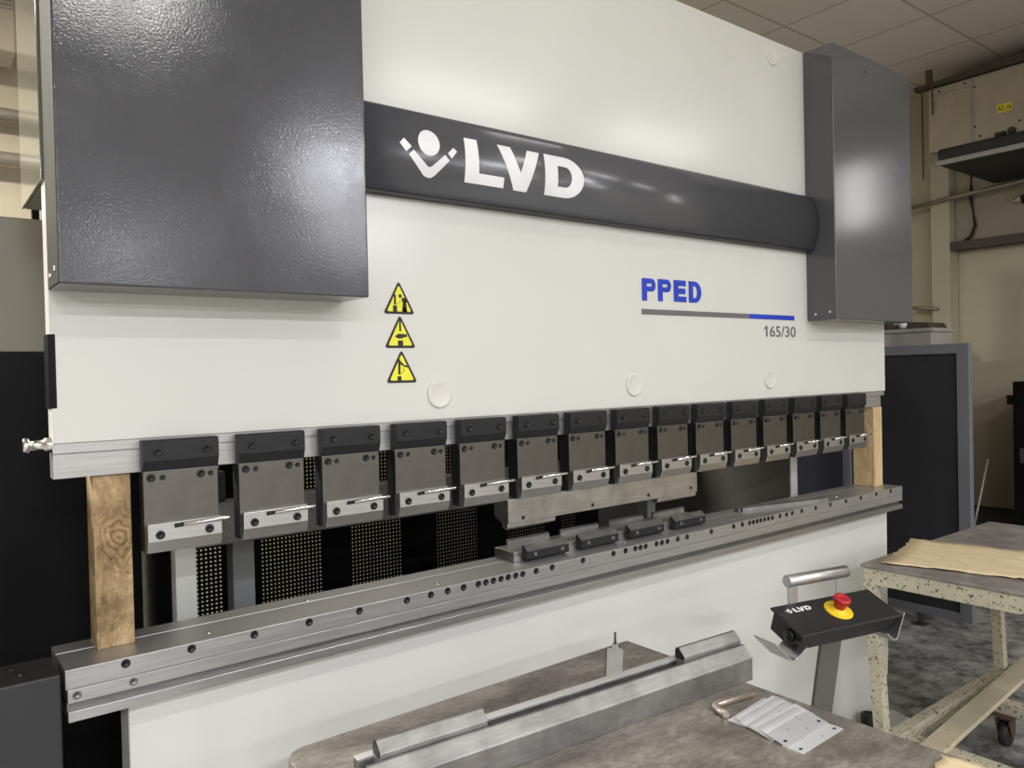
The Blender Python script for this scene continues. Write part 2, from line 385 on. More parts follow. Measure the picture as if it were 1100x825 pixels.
# ram
b = MB()
b.prism([(0.0, 1.36), (3.05, 1.36), (3.05, 2.642), (0.0, 2.642)], 'y', 0.0, 0.046)
ram = b.build('ram', M['cream'], pb, 0.002)
b = MB(); b.box(0.0, 0.003, 1.341, 3.045, 0.045, 1.3595); b.box(0.0, 0.0055, 1.295, 3.02, 0.043, 1.3405)
lab(b.build('ram_strip', M['steel'], ram, 0.0008), 'ground steel strip along the lower edge of the ram')
b = MB(); b.box(-0.003, -0.0005, 1.425, 0.009, 0.05, 1.56)
lab(b.build('side_guide', M['black'], ram), 'black guide strip on the left edge')
b = MB(); b.lathe([(0, -.045), (.014, -.045), (.0155, -.043), (.0155, -.036), (.010, -.034), (.010, -.012), (.014, -.011), (.014, 0.004)], (0, .02, 1.358), (1, 0, 0), 16)
lab(b.build('end_stud', M['chrome'], ram), 'bright steel stud at the left end')
# upper housings behind the covers
for i, (x0, x1) in enumerate(((0.0, 0.56), (2.49, 3.05))):
    MB().box(x0, 0.048, 1.84, x1, 0.298, 2.66).build('cylinder_housing', M['olive'], pb, 0.003)
lab(MB().box(-0.006, 0.0, 1.84, -0.0005, 0.298, 2.655).build('housing_skin', M['olive'], pb, 0.001), 'glossy grey beige side sheet')
# grey covers
def cover(x0, x1, d, mat):
    c = MB().box(x0, -d, 1.639, x1, 0.0, 2.642).build('side_cover', [mat, M['covershade']], pb, 0.004, 3)
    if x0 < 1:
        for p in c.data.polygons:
            if p.normal.x < -0.9: p.material_index = 1  # left face takes the shaded copy of the cover paint
    for sx in (x0 + 0.0, x1 + 0.0):
        me = screw_mesh('rivet', 0.005, 0.002, M['chrome'])
        for yy, zz in ((-0.035, 1.662), (-0.092, 1.668)):
            o = put('cover_screw', me, c, (sx, yy, zz)); o.rotation_euler = (0, 0, -PI / 2 if sx == x0 else PI / 2)
    return c
cl = cover(0.0, 0.58, 0.128, M['dark']); lab(cl, 'left dark grey cover')
cr = cover(2.469, 3.057, 0.117, M['darkfine']); lab(cr, 'right dark grey cover')
put('vent_hole', screw_mesh('vent', 0.006, 0.001), cr, (2.70, -0.117, 2.585))
# rounded beam cover
def ytube(z): return -(0.034 + 0.021 * (1 - ((z - 1.998) / 0.094) ** 2))
prof = [(0.0, 2.098), (-0.028, 2.098)] + [(ytube(2.092 - 0.188 * i / 20), 2.092 - 0.188 * i / 20) for i in range(21)] + [(-0.028, 1.900), (0.0, 1.900)]
b = MB(); b.prism(prof, 'x', 0.56, 2.47)
tube = b.build('beam_cover', M['tubepaint'], pb)
for p in tube.data.polygons: p.use_smooth = abs(p.normal.x) < 0.5 and p.area > 0 and p.normal.y < -0.5
L, V, D, S = logo_polys(); zs = [1.93 + 0.01 * i for i in range(14)]
for nm, pl in (('letter_l', L), ('letter_v', V), ('letter_d', D), ('figure_emblem', S)):
    decal(nm, pl, M['white'], tube, ytube, 0.0012, zs)
MB().prism([(-0.056 + 0.0, 1.900), (-0.03, 1.895), (0, 1.895), (0, 1.900)], 'x', 2.45, 2.4695).build('beam_end', M['black'], tube) if False else None
b = MB(); b.prism([(-0.026, 1.8995), (0.0, 1.8995), (0.0, 1.8945), (-0.026, 1.8945)], 'x', 0.58, 2.466)
b.build('beam_lip', M['darkside'], tube)
# caps
for x, z in ((0.832, 1.423), (1.525, 1.427), (2.223, 1.428), (2.271, 2.586)):
    MB().lathe([(0.0355, 0.001), (0.0355, -0.003), (0.033, -0.0055), (0.029, -0.0055), (0.027, -0.0045), (0, -0.006)], (x, 0, z), (0, 1, 0), 32).build('hole_cap', M['cap'], ram)
# warning stickers
def rtri(cx, z0, w, h, r, n=5):
    A = [(cx - w / 2, z0), (cx + w / 2, z0), (cx, z0 + h)]
    out = []
    for i in range(3):
        p = Vector(A[i]); a = (Vector(A[i - 1]) - p).normalized(); c = (Vector(A[(i + 1) % 3]) - p).normalized()
        q0 = p + a * r; q1 = p + c * r
        for k in range(n + 1):
            t = k / n; out.append(tuple(q0 * (1 - t) ** 2 + p * 2 * t * (1 - t) + q1 * t ** 2))
    return out
def rect(x0, z0, x1, z1): return [(x0, z0), (x1, z0), (x1, z1), (x0, z1)]
for k, (cx, z0) in enumerate(((0.724, 1.617), (0.725, 1.536), (0.727, 1.453))):
    st = decal('warning_sticker', [rtri(cx, z0, 0.086, 0.080, 0.010)], M['ink'], ram, flat0, 0.0008)
    decal('sticker_face', [rtri(cx, z0 + 0.006, 0.066, 0.063, 0.006)], M['yellow'], st, flat0, 0.0014)
    if k == 0:
        pic = [rect(cx - .014, z0 + .022, cx - .0085, z0 + .046), rect(cx - .017, z0 + .006, cx - .006, z0 + .020),
               arc(cx + .003, z0 + .043, .0045, .0045, 0, 2 * PI * .95, 12),
               [(cx + .006, z0 + .036), (cx + .010, z0 + .040), (cx + .018, z0 + .038), (cx + .022, z0 + .031), (cx + .0195, z0 + .030), (cx + .016, z0 + .035), (cx + .0135, z0 + .035), (cx + .016, z0 + .024), (cx + .021, z0 + .006), (cx + .018, z0 + .006), (cx + .013, z0 + .020), (cx + .010, z0 + .006), (cx + .007, z0 + .006), (cx + .010, z0 + .026)],
               [(cx - .006, z0 + .022), (cx + .004, z0 + .031), (cx + .0035, z0 + .0318), (cx - .0065, z0 + .0228)]]
    elif k == 1:
        pic = [rect(cx - .0025, z0 + .040, cx + .0025, z0 + .066), rect(cx - .007, z0 + .006, cx + .007, z0 + .018),
               [(cx - .015, z0 + .028), (cx - .010, z0 + .031), (cx - .006, z0 + .034), (cx + .010, z0 + .0335), (cx + .011, z0 + .0325), (cx + .018, z0 + .0335), (cx + .018, z0 + .026), (cx + .011, z0 + .0265), (cx + .006, z0 + .0235), (cx - .005, z0 + .0225), (cx - .011, z0 + .025)]]
    else:
        pic = [rect(cx - .010, z0 + .020, cx - .004, z0 + .056), rect(cx - .0125, z0 + .006, cx - .002, z0 + .016),
               [(cx - .004, z0 + .052), (cx + .000, z0 + .049), (cx + .006, z0 + .043), (cx + .019, z0 + .040), (cx + .0205, z0 + .036), (cx + .010, z0 + .037), (cx + .002, z0 + .041), (cx - .004, z0 + .044)],
               [(cx + .001, z0 + .038), (cx + .008, z0 + .029), (cx - .003, z0 + .020), (cx - .003, z0 + .0212), (cx + .0068, z0 + .029), (cx + .0002, z0 + .0375)]]
    decal('pictogram', pic, M['ink'], st, flat0, 0.002)
    lab(st, ['triangular sticker with a bending figure', 'triangular sticker with a hand under a punch', 'triangular sticker with an arm beside a punch'][k])
# model name
for nm, pl in (('letter_p', letter_P(1.567, 1.682, .063, .069, .023)), ('letter_p', letter_P(1.639, 1.683, .063, .069, .023)),
               ('letter_e', letter_E(1.713, 1.684, .062, .069, .024)), ('letter_d', letter_D(1.786, 1.684, .064, .069, .023, .0155, .48))):
    decal(nm, pl, M['blue'], ram, flat0, 0.001)
decal('stripe', [rect(1.564, 1.640, 2.109, 1.657)], M['greyink'], ram, flat0, 0.001)
lab(decal('stripe', [rect(2.109, 1.640, 2.383, 1.657)], M['blue'], ram, flat0, 0.001), 'blue end of the stripe')
decal('size_digit', [rect(2.204, 1.5785, 2.2135, 1.6175), [(2.204, 1.6175), (2.194, 1.608), (2.194, 1.601), (2.204, 1.608)]], M['greyink'], ram, flat0, 0.001)
text_mesh('size_text', '65/30', M['greyink'], ram, 2.227, 2.390, 1.578, 1.618, -0.001)

# lower frame, side frames
b = MB(); b.prism([(0.112, 0.02), (0.112, 0.868), (3.048, 0.868), (3.042, 0.25), (3.034, 0.165), (3.0, 0.135), (2.97, 0.125), (2.95, 0.02)], 'y', 0.0, 0.075)
b.build('lower_frame', M['cream'], pb, 0.004)
for x0, x1 in ((0.267, 0.3135), (2.737, 2.783)):
    b = MB(); b.prism([(0.08, 0.0), (0.08, 0.86), (0.25, 0.86), (0.25, 1.72), (0.06, 1.85), (0.06, 2.60), (1.05, 2.60), (1.05, 0.0)], 'x', x0, x1)
    sf = b.build('side_frame', M['post'], pb, 0.003)
    if x0 < 1: lab(MB().box(x0 - 0.004, 0.285, 0.05, x0 - 0.0003, 1.04, 2.5).build('outer_skin', M['black'], sf), 'black outer skin')
    else: lab(MB().box(x0 - 0.004, 0.256, 0.05, x0 - 0.0003, 1.04, 2.5).build('dim_inner_face', M['rearpanel'], sf), 'inner side frame face, dim light put into its colour')  # thin sheet puts the dim light on the frame's inner face into colour
b = MB(); b.prism([(2.60, -0.12), (2.97, -0.12), (2.99, -0.06), (2.99, 0.0), (2.55, 0.0), (2.55, -0.06)], 'z', 0.0, 0.035)
ft = b.build('foot_plate', M['cream'], pb, 0.004)
MB().lathe([(0.030, 0.0), (0.030, 0.052), (0.027, 0.055), (0.018, 0.055), (0.016, 0.040), (0, 0.040)], (2.765, -0.055, 0.035), (0, 0, 1), 20).build('levelling_bolt', M['screw'], ft)
# bed
b = MB()
b.prism([(-0.062, 0.928), (-0.062, 0.963), (0.044, 0.963), (0.044, 0.957), (0.048, 0.957), (0.048, 0.963), (0.103, 0.963), (0.103, 0.928)], 'x', 0.0, 3.055)
b.prism([(-0.062, 0.903), (-0.062, 0.9272), (0.09, 0.9272), (0.09, 0.903)], 'x', 0.003, 3.055)
bed = b.build('bed', M['steel'], pb, 0.001)
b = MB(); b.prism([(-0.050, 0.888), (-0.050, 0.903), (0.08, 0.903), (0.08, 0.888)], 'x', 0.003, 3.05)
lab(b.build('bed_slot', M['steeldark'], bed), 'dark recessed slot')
b = MB(); b.prism([(-0.062, 0.869), (-0.062, 0.888), (0.08, 0.888), (0.08, 0.869)], 'x', 0.003, 3.055)
b.build('bed_rail', M['steelbright'], bed, 0.001)
me = screw_mesh('bed screw', 0.0082, 0.0012)
for x in (0.098, .214, .336, .453, .57, .69, .755, .802, .848, .892, .915, .938, .962, .985, 1.009, 1.032, 1.077, 1.132, 1.243, 1.361, 1.410, 1.450, 1.472, 1.494, 1.541, 1.565, 1.59, 1.637, 1.681, 1.799,
          1.914, 1.960, 2.000, 2.021, 2.042, 2.063, 2.085, 2.107, 2.13, 2.175, 2.215, 2.25, 2.31, 2.40, 2.50, 2.61, 2.72, 2.84, 2.955):
    put('bolt_hole', me, bed, (x, -0.062, 0.9525))
me = screw_mesh('slot screw', 0.0075, 0.0012, M['steeldark'])
for x in (0.018, 0.110): put('strip_screw', me, bed, (x, -0.062, 0.916))
me = screw_mesh('top screw', 0.006, 0.001, M['chrome'])
for x in (0.26, 0.50, 0.80, 1.45, 1.98, 2.62, 2.86):
    o = put('top_screw', me, bed, (x, -0.02 if x not in (0.50, 2.86) else 0.06, 0.963)); o.rotation_euler = (-PI / 2, 0, 0)
# back gauge
bg = MB().box(0.33, 0.33, 1.062, 1.72, 0.40, 1.165).build('gauge_beam', M['beam'], pb, 0.003)
for x0, x1 in ((0.448, 0.505), (2.02, 2.065)): MB().box(x0, 0.41, 0.60, x1, 0.46, 1.10).build('gauge_tower', M['towergrey'], bg, 0.003)
b = MB(); b.box(0.36, 0.36, 1.165, 0.42, 0.42, 1.24); b.box(0.385, 0.34, 1.20, 0.405, 0.36, 1.235)
b.build('gauge_motor', M['darkside'], bg, 0.003)

# tool clamps
cs = screw_mesh('clamp screw', 0.0085, 0.0035); ps = screw_mesh('plate screw', 0.0080, 0.003); ls = screw_mesh('small screw', 0.0055, 0.0015)
def make_clamp():
    W = 0.142
    b = MB(); b.prism([(-0.004, 1.2945), (-0.004, 1.15), (0.004, 1.138), (0.026, 1.138), (0.030, 1.2945)], 'x', 0.003, W - 0.003)
    c = b.build('tool_clamp', M['blacksteel'], pb, 0.001)
    b = MB(); b.prism([(-0.001, 1.357), (-0.022, 1.357), (-0.026, 1.353), (-0.026, 1.317), (-0.018, 1.297), (-0.001, 1.297)], 'x', 0, W)
    j = b.build('upper_jaw', M['blacksteel'], c, 0.0012)
    b = MB(); b.box(0.001, -0.017, 1.19, W - 0.001, -0.004, 1.2965)
    p = b.build('clamp_plate', M['steelplate'], c, 0.001)
    b = MB(); b.prism([(-0.005, 1.1965), (-0.028, 1.1965), (-0.030, 1.194), (-0.030, 1.162), (-0.022, 1.139), (-0.005, 1.139)], 'x', 0.004, W + 0.001)
    q = b.build('lower_jaw', M['steelbright'], c, 0.0012)
    b = MB(); b.tube([(0.052, -0.0305, 1.1885), (0.070, -0.0305, 1.1895)], 0.0042, 10)
    b.build('lever_slot', M['screw'], c)
    b = MB(); b.tube([(0.068, -0.033, 1.1900), (0.154, -0.037, 1.1925), (0.157, -0.037, 1.1925)], [0.0042, 0.0042, 0.003], 10)
    b.build('lever', M['chrome'], c)
    for x in (0.027, 0.119): put('jaw_screw', cs, c, (x, -0.026, 1.334))
    for x in (0.026, 0.118): put('lower_jaw_screw', cs, c, (x, -0.030, 1.174))
    for x in (0.015, 0.108): put('plate_screw', ps, c, (x, -0.017, 1.284))
    for x in (0.036, 0.127): put('locating_screw', ls, c, (x, -0.017, 1.283))
    return c
proto = make_clamp()
kids = [ch for ch in proto.children]
for i in range(15):
    if i == 0: c = proto
    else:
        c = proto.copy(); COL.objects.link(c)
        for ch in kids:
            k = ch.copy(); COL.objects.link(k); k.parent = c
    c.location = (0.1455 + 0.1826 * i, 0, 0)

# ------------------------------------------------------------------ tooling in the press brake
pu = thing('punch', 'worn grey steel punch bar held under the middle tool clamps', 'tool', (1.42, 0.02, 1.057))
def rel(o, root): o.location = Vector(o.location) - root.location; return o
b = MB(); b.prism([(-0.003, 1.072), (-0.003, 1.137), (0.006, 1.137), (0.006, 1.137), (0.045, 1.137), (0.060, 1.13), (0.060, 1.085), (0.03, 1.072)], 'x', 1.035, 1.807)
rel(b.build('punch_body', M['steelworn'], pu, 0.0015), pu)
for x0, x1 in ((1.035, 1.202), (1.622, 1.805)):
    b = MB(); b.prism([(0.002, 1.073), (0.002, 1.060), (0.012, 1.055), (0.026, 1.060), (0.026, 1.073)], 'x', x0, x1)
    rel(b.build('punch_tip', M['steelworn'], pu, 0.0008), pu)
me = screw_mesh('punch hole', 0.0055, 0.0008)
for x, z in ((1.085, 1.083), (1.34, 1.086), (1.575, 1.088), (1.775, 1.088)): rel(put('pin_hole', me, pu, (x, -0.003, z)), pu)

di = thing('die_rail', 'short steel die rail with four black clamp jaws standing on the bed', 'tool', (1.45, 0.05, 0.963))
rel(MB().box(1.063, 0.013, 0.963, 1.850, 0.102, 0.990).build('die_block', M['steelworn'], di, 0.0015), di)
jaw = None
for x0 in (1.090, 1.287, 1.487, 1.688):
    b = MB(); b.prism([(0.013, 0.964), (-0.006, 0.967), (-0.010, 0.972), (-0.010, 0.991), (0.008, 1.005), (0.013, 1.005)], 'x', x0, x0 + 0.150)
    j = rel(b.build('clamp_jaw', M['blacksteel'], di, 0.001), di)
    b = MB(); b.prism([(-0.0095, 0.9915), (-0.0105, 0.9925), (0.008, 1.0065), (0.0088, 1.0052)], 'x', x0 + 0.001, x0 + 0.149)
    b.build('jaw_top', M['toolsteel'], j)
    for x in (x0 + 0.028, x0 + 0.125): put('jaw_screw', me if False else screw_mesh('jaw screw', 0.006, 0.002, M['steeldark']), j, (x, -0.010, 0.982))
    b = MB(); b.prism([(0.092, 0.990), (0.092, 1.002), (0.097, 1.006), (0.100, 1.006), (0.100, 0.990)], 'x', x0 + 0.012, x0 + 0.165)
    rel(b.build('back_strip', M['toolsteel'], di), di)
fb = thing('flat_bar', 'loose flat steel bar lying slantwise on the right half of the bed', 'bar', (2.30, -0.004, 0.963), math.radians(-12.6))
MB().box(-0.205, -0.006, 0.0, 0.205, 0.022, 0.0135).build('bar_body', M['toolsteel'], fb, 0.0006)
b = MB(); b.box(-0.222, 0.0, 0.0, -0.208, 0.016, 0.011); b.build('bar_end', M['steeldark'], fb, 0.001)
# wood blocks
w1 = MB().box(-0.033, -0.032, 0, 0.033, 0.032, 0.331).build('wood_block', M['wood'], None, 0.002, 2, (0.098, 0.049, 0.963))
tag(w1, 'upright knotty timber block propping the ram at its left end', 'block', )
w2 = thing('wood_block', 'upright pale timber block propping the ram at its right end', 'block', (2.985, 0.045, 0.963))
MB().box(-0.030, -0.042, 0, 0.038, 0.05, 0.331).build('timber', M['woodpale'], w2, 0.002)

# ------------------------------------------------------------------ things around the machine
cab = thing('side_cabinet', 'low charcoal cabinet standing against the left end of the bed', 'cabinet', (-0.31, -0.03, 0))
MB().box(-0.30, -0.058, 0.0, 0.300, 0.060, 0.967).build('cabinet_body', M['darkside'], cab, 0.003)
me = screw_mesh('cabinet screw', 0.007, 0.003)
for x, y in ((0.235, 0.030), (0.245, -0.012)):
    o = put('top_bolt', me, cab, (x, y, 0.967)); o.rotation_euler = (-PI / 2, 0, 0)
sg = thing('side_guard', 'tall guard panel left of the machine, grey above and black below', 'guard', (-0.35, 0.52, 0))
MB().box(-0.75, -0.02, 1.546, 0.60, 0.02, 1.858).build('upper_panel', M['panelgrey'], sg, 0.003)
MB().box(-0.75, -0.018, 0.0, 0.60, 0.02, 1.545).build('lower_panel', M['black'], sg)
MB().box(0.385, -0.02, 1.858, 0.40, 0.0, 1.885).build('latch', M['black'], sg) 
# rear guard
rg = thing('rear_guard', 'black rear guard with perforated panels behind the machine', 'guard', (2.3, 1.085, 0))
b = MB()
xs = [(0.52, 0.628), (0.76, 0.99), (1.107, 1.327), (1.487, 1.698), (1.847, 2.079), (2.156, 2.27)]
edges = [0.20] + [v for s in xs for v in s] + [2.40]
for i in range(0, len(edges), 2): b.box(edges[i] - 2.3, -0.01, 0.0, edges[i + 1] - 2.3, 0.01, 1.95)
b.box(0.20 - 2.3, -0.011, 0.0, 2.40 - 2.3, 0.011, 0.60); b.box(0.20 - 2.3, -0.011, 1.85, 0.10, 0.011, 2.0)
b.build('guard_frame', M['black'], rg)
for x0, x1 in xs:
    b = MB(); p = 0.0145
    n = int(round((x1 - x0) / p)); pp = (x1 - x0) / n
    for k in range(n + 1): b.box(x0 + k * pp - 0.0042 - 2.3, -0.002, 0.60, x0 + k * pp + 0.0042 - 2.3, 0.002, 1.85)
    z = 0.60
    while z < 1.85: b.box(x0 - 2.3, -0.0021, z - 0.0042, x1 - 2.3, 0.0021, z + 0.0042); z += p
    b.build('mesh_panel', M['black'], rg)
MB().box(2.40 - 2.3, -0.01, 0.0, 4.10 - 2.3, 0.01, 2.0).build('solid_panel', M['rearpanel'], rg)
MB().box(4.10 - 2.3, -0.01, 0.0, 4.62 - 2.3, 0.01, 2.0).build('navy_panel', M['bluepanel'], rg)
MB().box(4.62 - 2.3, -0.01, 0.0, 4.715 - 2.3, 0.01, 2.0).build('end_panel', M['black'], rg)

# door standing open right of the machine
dr = thing('guard_door', 'tall dark guard door in a grey frame, standing right of the machine', 'door', (4.27, 0.51, 0))
b = MB(); b.box(-0.02, -0.36, 0.07, 0.02, -0.295, 1.575); b.box(-0.02, 0.31, 0.07, 0.02, 0.36, 1.575); b.box(-0.02, -0.296, 1.52, 0.02, 0.311, 1.575); b.box(-0.02, -0.296, 0.07, 0.02, 0.311, 0.115)
b.build('door_frame', M['frame'], dr, 0.004)
MB().box(-0.004, -0.297, 0.114, 0.010, 0.312, 1.522).build('door_panel', M['slab'], dr)
b = MB(); b.box(-0.03, -0.11, 0.0, 0.03, -0.05, 0.012); b.box(-0.012, -0.095, 0.012, 0.012, -0.065, 0.072)
b.build('door_foot', M['steeldark'], dr, 0.002)
cc = thing('control_cabinet', 'light grey cabinet mostly hidden behind the dark guard door', 'cabinet', (5.05, 0.80, 0))
MB().box(-0.30, -0.24, 0.03, -0.02, 0.70, 1.665).build('cabinet_body', M['lightgrey'], cc, 0.006)
MB().box(-0.31, -0.25, 1.6655, -0.01, 0.71, 1.69).build('cabinet_lid', M['lightgrey'], cc, 0.004)
MB().box(-0.28, -0.22, 0.0, -0.04, 0.68, 0.03).build('plinth', M['black'], cc)
bx = tag(MB().box(-0.10, -0.16, 0, 0.10, 0.20, 0.075).build('brown_box', M['brown'], None, 0.004, 2, (4.88, 1.06, 1.6905)), 'low red brown box lying on the light grey cabinet', 'box')
cz = thing('tool_case', 'long dark case with a white knob on the light grey cabinet', 'case', (4.90, 0.74, 1.6905))
b = MB(); b.prism([(-0.16, 0), (-0.14, 0.035), (-0.02, 0.045), (0.0, 0.03), (0.10, 0.03), (0.12, 0)], 'x', -0.12, 0.12); b.build('case_body', M['walldark'], cz, 0.004)
MB().lathe([(0, 0.0), (0.022, 0.004), (0.026, 0.016), (0.018, 0.03), (0, 0.033)], (-0.1205, 0.0, 0.027), (-1, 0, 0), 14).build('knob', M['white'], cz)

# ------------------------------------------------------------------ steel work table in front
wt = thing('work_table', 'stained steel work table with rounded corner in front of the machine', 'table', (0.745, -0.80, 0))
def rrect(x0, y0, x1, y1, r):
    pts = []
    for cx, cy, a, rr in ((x1, y0, -PI / 2, r[0]), (x1, y1, 0, r[1]), (x0, y1, PI / 2, r[2]), (x0, y0, PI, r[3])):
        sx = cx - rr if cx == x1 else cx + rr; sy = cy - rr if cy == y1 else cy + rr
        for k in range(9): pts.append((sx + rr * math.cos(a + PI / 2 * k / 8), sy + rr * math.sin(a + PI / 2 * k / 8)))
    return pts
b = MB(); b.prism(rrect(-0.44, -0.47, 0.445, 0.527, (0.006, 0.006, 0.045, 0.04)), 'z', 0.770, 0.80)
b.build('table_top', M['tabletop'], wt, 0.004, 3)
b = MB()
for a, c in (((-0.40, -0.44), (0.42, -0.44)), ((-0.40, 0.49), (0.42, 0.49)), ((-0.40, -0.44), (-0.40, 0.49)), ((0.42, -0.44), (0.42, 0.49))):
    b.bar((a[0], a[1], 0.735), (c[0], c[1], 0.735), 0.03, 0.07)
b.build('apron', M['redoxide'], wt, 0.002)
for sx in (-0.39, 0.40):
    for sy in (-0.42, 0.47):
        g = MB().box(sx - 0.025, sy - 0.025, 0.0, sx + 0.025, sy + 0.025, 0.72).build('leg', M['redoxide'], wt, 0.003)
# long die bar
db = thing('die_bar', 'long grooved steel bar lying lengthwise on the steel work table', 'tool', (0.775, -0.597, 0.80), math.radians(-3.65))
b = MB(); b.prism([(0, 0), (0, 0.048), (0.022, 0.070), (0.028, 0.070), (0.028, 0.040), (0.058, 0.040), (0.058, 0.064), (0.078, 0.064), (0.078, 0)], 'x', -0.44, 0.437)
b.build('bar_body', M['toolsteel'], db, 0.0012)
MB().box(-0.44, 0.059, 0.0642, 0.437, 0.077, 0.0665).build('lit_rear_edge', M['lip'], db, 0.0006)  # lighter strip puts the lit look of the rear edge into the colour
me = screw_mesh('grub', 0.006, 0.004)
for x in (-0.10, 0.17):
    o = put('groove_screw', me, db, (x, 0.034, 0.042)); o.rotation_euler = (-PI / 2, 0, 0)
def insert(x0, x1, label):
    t = thing('tool_insert', label, 'tool', (0.775, -0.597, 0.80), math.radians(-3.65))
    b = MB(); b.prism([(0.030, 0.0405), (0.030, 0.078), (0.046, 0.094), (0.052, 0.094), (0.056, 0.088), (0.056, 0.0405)], 'x', x0, x1)
    b.build('insert_body', M['toolsteel'], t, 0.001)
    b = MB(); b.prism([(0.0305, 0.072), (0.0305, 0.0785), (0.046, 0.0942), (0.0515, 0.094), (0.0555, 0.088), (0.0555, 0.072)], 'x', x0 - 0.0008, x0 + 0.001)
    lab(b.build('insert_end', M['blacksteel'], t), 'dark end face')
    return t
insert(0.262, 0.436, 'short slant-edged steel strip lying in the groove at the right end of the long bar')
insert(-0.415, -0.215, 'short slant-edged steel strip lying in the groove near the left end of the long bar')
# hex key
hk = thing('hex_key', 'short L-shaped hex key lying on the table beside the grooved bar', 'tool', (1.05, -0.67, 0.80))
b = MB(); b.tube([(0.085, -0.008, 0.0072), (0.00, 0.006, 0.0072), (-0.016, 0.008, 0.0072), (-0.023, 0.004, 0.0072), (-0.026, -0.004, 0.0072), (-0.036, -0.034, 0.0072)], 0.0072, 6)
b.build('key_bar', M['key'], hk)
# gauge
gs = thing('steel_gauge', 'flat steel gauge with narrow eyed end, pointing to the table corner', 'tool', (1.05, -0.37, 0.80), math.radians(44))
b = MB(); b.prism([(-0.15, -0.016), (0.082, -0.019), (0.094, -0.017), (0.098, -0.008), (0.135, -0.007), (0.142, 0.0), (0.135, 0.007), (0.098, 0.008), (0.094, 0.017), (0.082, 0.019), (-0.15, 0.016)], 'z', 0, 0.005)
b.build('blade', M['lip'], gs, 0.001)
b = MB(); b.tube([(0.128 + 0.010 * math.cos(a), 0, 0.017 + 0.013 * math.sin(a)) for a in [2 * PI * k / 16 for k in range(17)]], 0.003, 8)
b.build('eye', M['steelplate'], gs)
# plates
def plate_mesh():
    b = MB(); b.prism(rrect(-0.07, 0.0, 0.07, 0.042, (.002,) * 4), 'z', 0.0, 0.0012)
    b.mi = 1
    for x in (-0.058, 0.058):
        b.prism([(x + 0.004 * math.cos(a) * 1.3, 0.012 + 0.003 * math.sin(a)) for a in [2 * PI * k / 10 for k in range(10)]], 'z', 0.0012, 0.0013)
    for x, y in ((-0.02, 0.030), (0.015, 0.012), (0.03, 0.034)):
        b.prism([(x + 0.0016 * math.cos(a), y + 0.0016 * math.sin(a)) for a in [2 * PI * k / 8 for k in range(8)]], 'z', 0.0012, 0.0013)
    return b.build('metal_plate', [M['zinc'], M['hole']], None, 0.0)
p0 = plate_mesh(); rr = random.Random(3)
# (near edge y, height of near edge, tilt): each plate leans on the next one, the last lies flat
PL = [(-0.872, 0.0, 0.0), (-0.842, 0.0016, 11.0), (-0.829, 0.0, 12.0)] + [(-0.829 + 0.0079 * k, 0.0, 12.0 - 0.25 * k) for k in range(1, 8)] + [(-0.765, 0.0, 9.3), (-0.7565, 0.0, 8.0), (-0.7445, 0.0, 0.0)]
NPL = len(PL)
tones = []
for zm in ('zincshaded', 'zinclit'):  # plate tones stand in for the shading between neighbouring strips
    d = p0.data.copy(); d.materials[0] = M[zm]; tones.append(d)
for i, (y, z, tdeg) in enumerate(PL):
    p = p0 if i == 0 else p0.copy()
    if i:
        COL.objects.link(p)
        if i % 3: p.data = tones[i % 3 - 1]
    p.location = (1.070 + 0.0016 * i + (rr.uniform(-.007, .009) if i else 0), y, 0.8003 + z)
    p.rotation_euler = (math.radians(tdeg), 0, math.radians(2.0 + 0.25 * i + (rr.uniform(-2.4, 2.4) if i > 1 else 0)))
    if i == 0: t = 'bright metal plate lying flat at the near end of the fanned row'
    elif i == 1: t = 'bright metal plate on top of the fanned row, its whole face showing'
    elif i == NPL - 1: t = 'bright metal plate at the far end of the fanned row, nearest the hex key'
    else: t = 'bright metal plate leaning in the middle of the fanned row on the steel table'
    tag(p, t, 'plate', 'fanned metal plates on the work table')
# paper scraps
def sheet(name, pts, z, label, wob=0.004, seed=1, thick=0.002):
    r = random.Random(seed); out = []
    n = len(pts)
    for i in range(n):
        a = Vector(pts[i]); c = Vector(pts[(i + 1) % n]); m = max(2, int((c - a).length / 0.02))
        for k in range(m):
            q = a.lerp(c, k / m); out.append((q.x + r.uniform(-wob, wob), q.y + r.uniform(-wob, wob)))
    cx = sum(p[0] for p in out) / len(out); cy = sum(p[1] for p in out) / len(out)
    b = MB(); rings = []
    for s in (1.0, 0.8, 0.55, 0.3):
        ring = []
        for x, y in out:
            ring.append(b.bm.verts.new(((x - cx) * s, (y - cy) * s, thick + (r.uniform(0, 0.004) if s == 1.0 else r.uniform(0, 0.0015)))))
        rings.append(ring)
    for a, c in zip(rings, rings[1:]):
        for k in range(len(out)):
            f = b._f([a[k], a[(k + 1) % len(out)], c[(k + 1) % len(out)], c[k]])
            if f: f.smooth = True
    b._f(rings[-1])
    o = b.build(name, M['paper'], None, 0, 2, (cx, cy, z))
    md = o.modifiers.new('thickness', 'SOLIDIFY'); md.thickness = thick; md.offset = -1
    return tag(o, label, 'paper')
sheet('kraft_paper', [(2.358, -0.319), (2.55, -0.285), (2.74, -0.235), (2.80, -0.215), (2.80, -0.26), (2.84, -0.42), (2.86, -0.57), (2.82, -0.90), (2.46, -0.90), (2.47, -0.70), (2.44, -0.59), (2.40, -0.45)], 0.8005, 'torn sheet of brown kraft paper spread on the cream trolley', 0.005, 4)
sheet('kraft_paper', [(1.10, -1.06), (1.135, -1.035), (1.165, -1.03), (1.172, -1.06), (1.178, -1.12), (1.165, -1.20), (1.05, -1.20), (1.07, -1.10)], 0.8005, 'torn scrap of brown kraft paper on the near corner of the steel table', 0.006, 9)

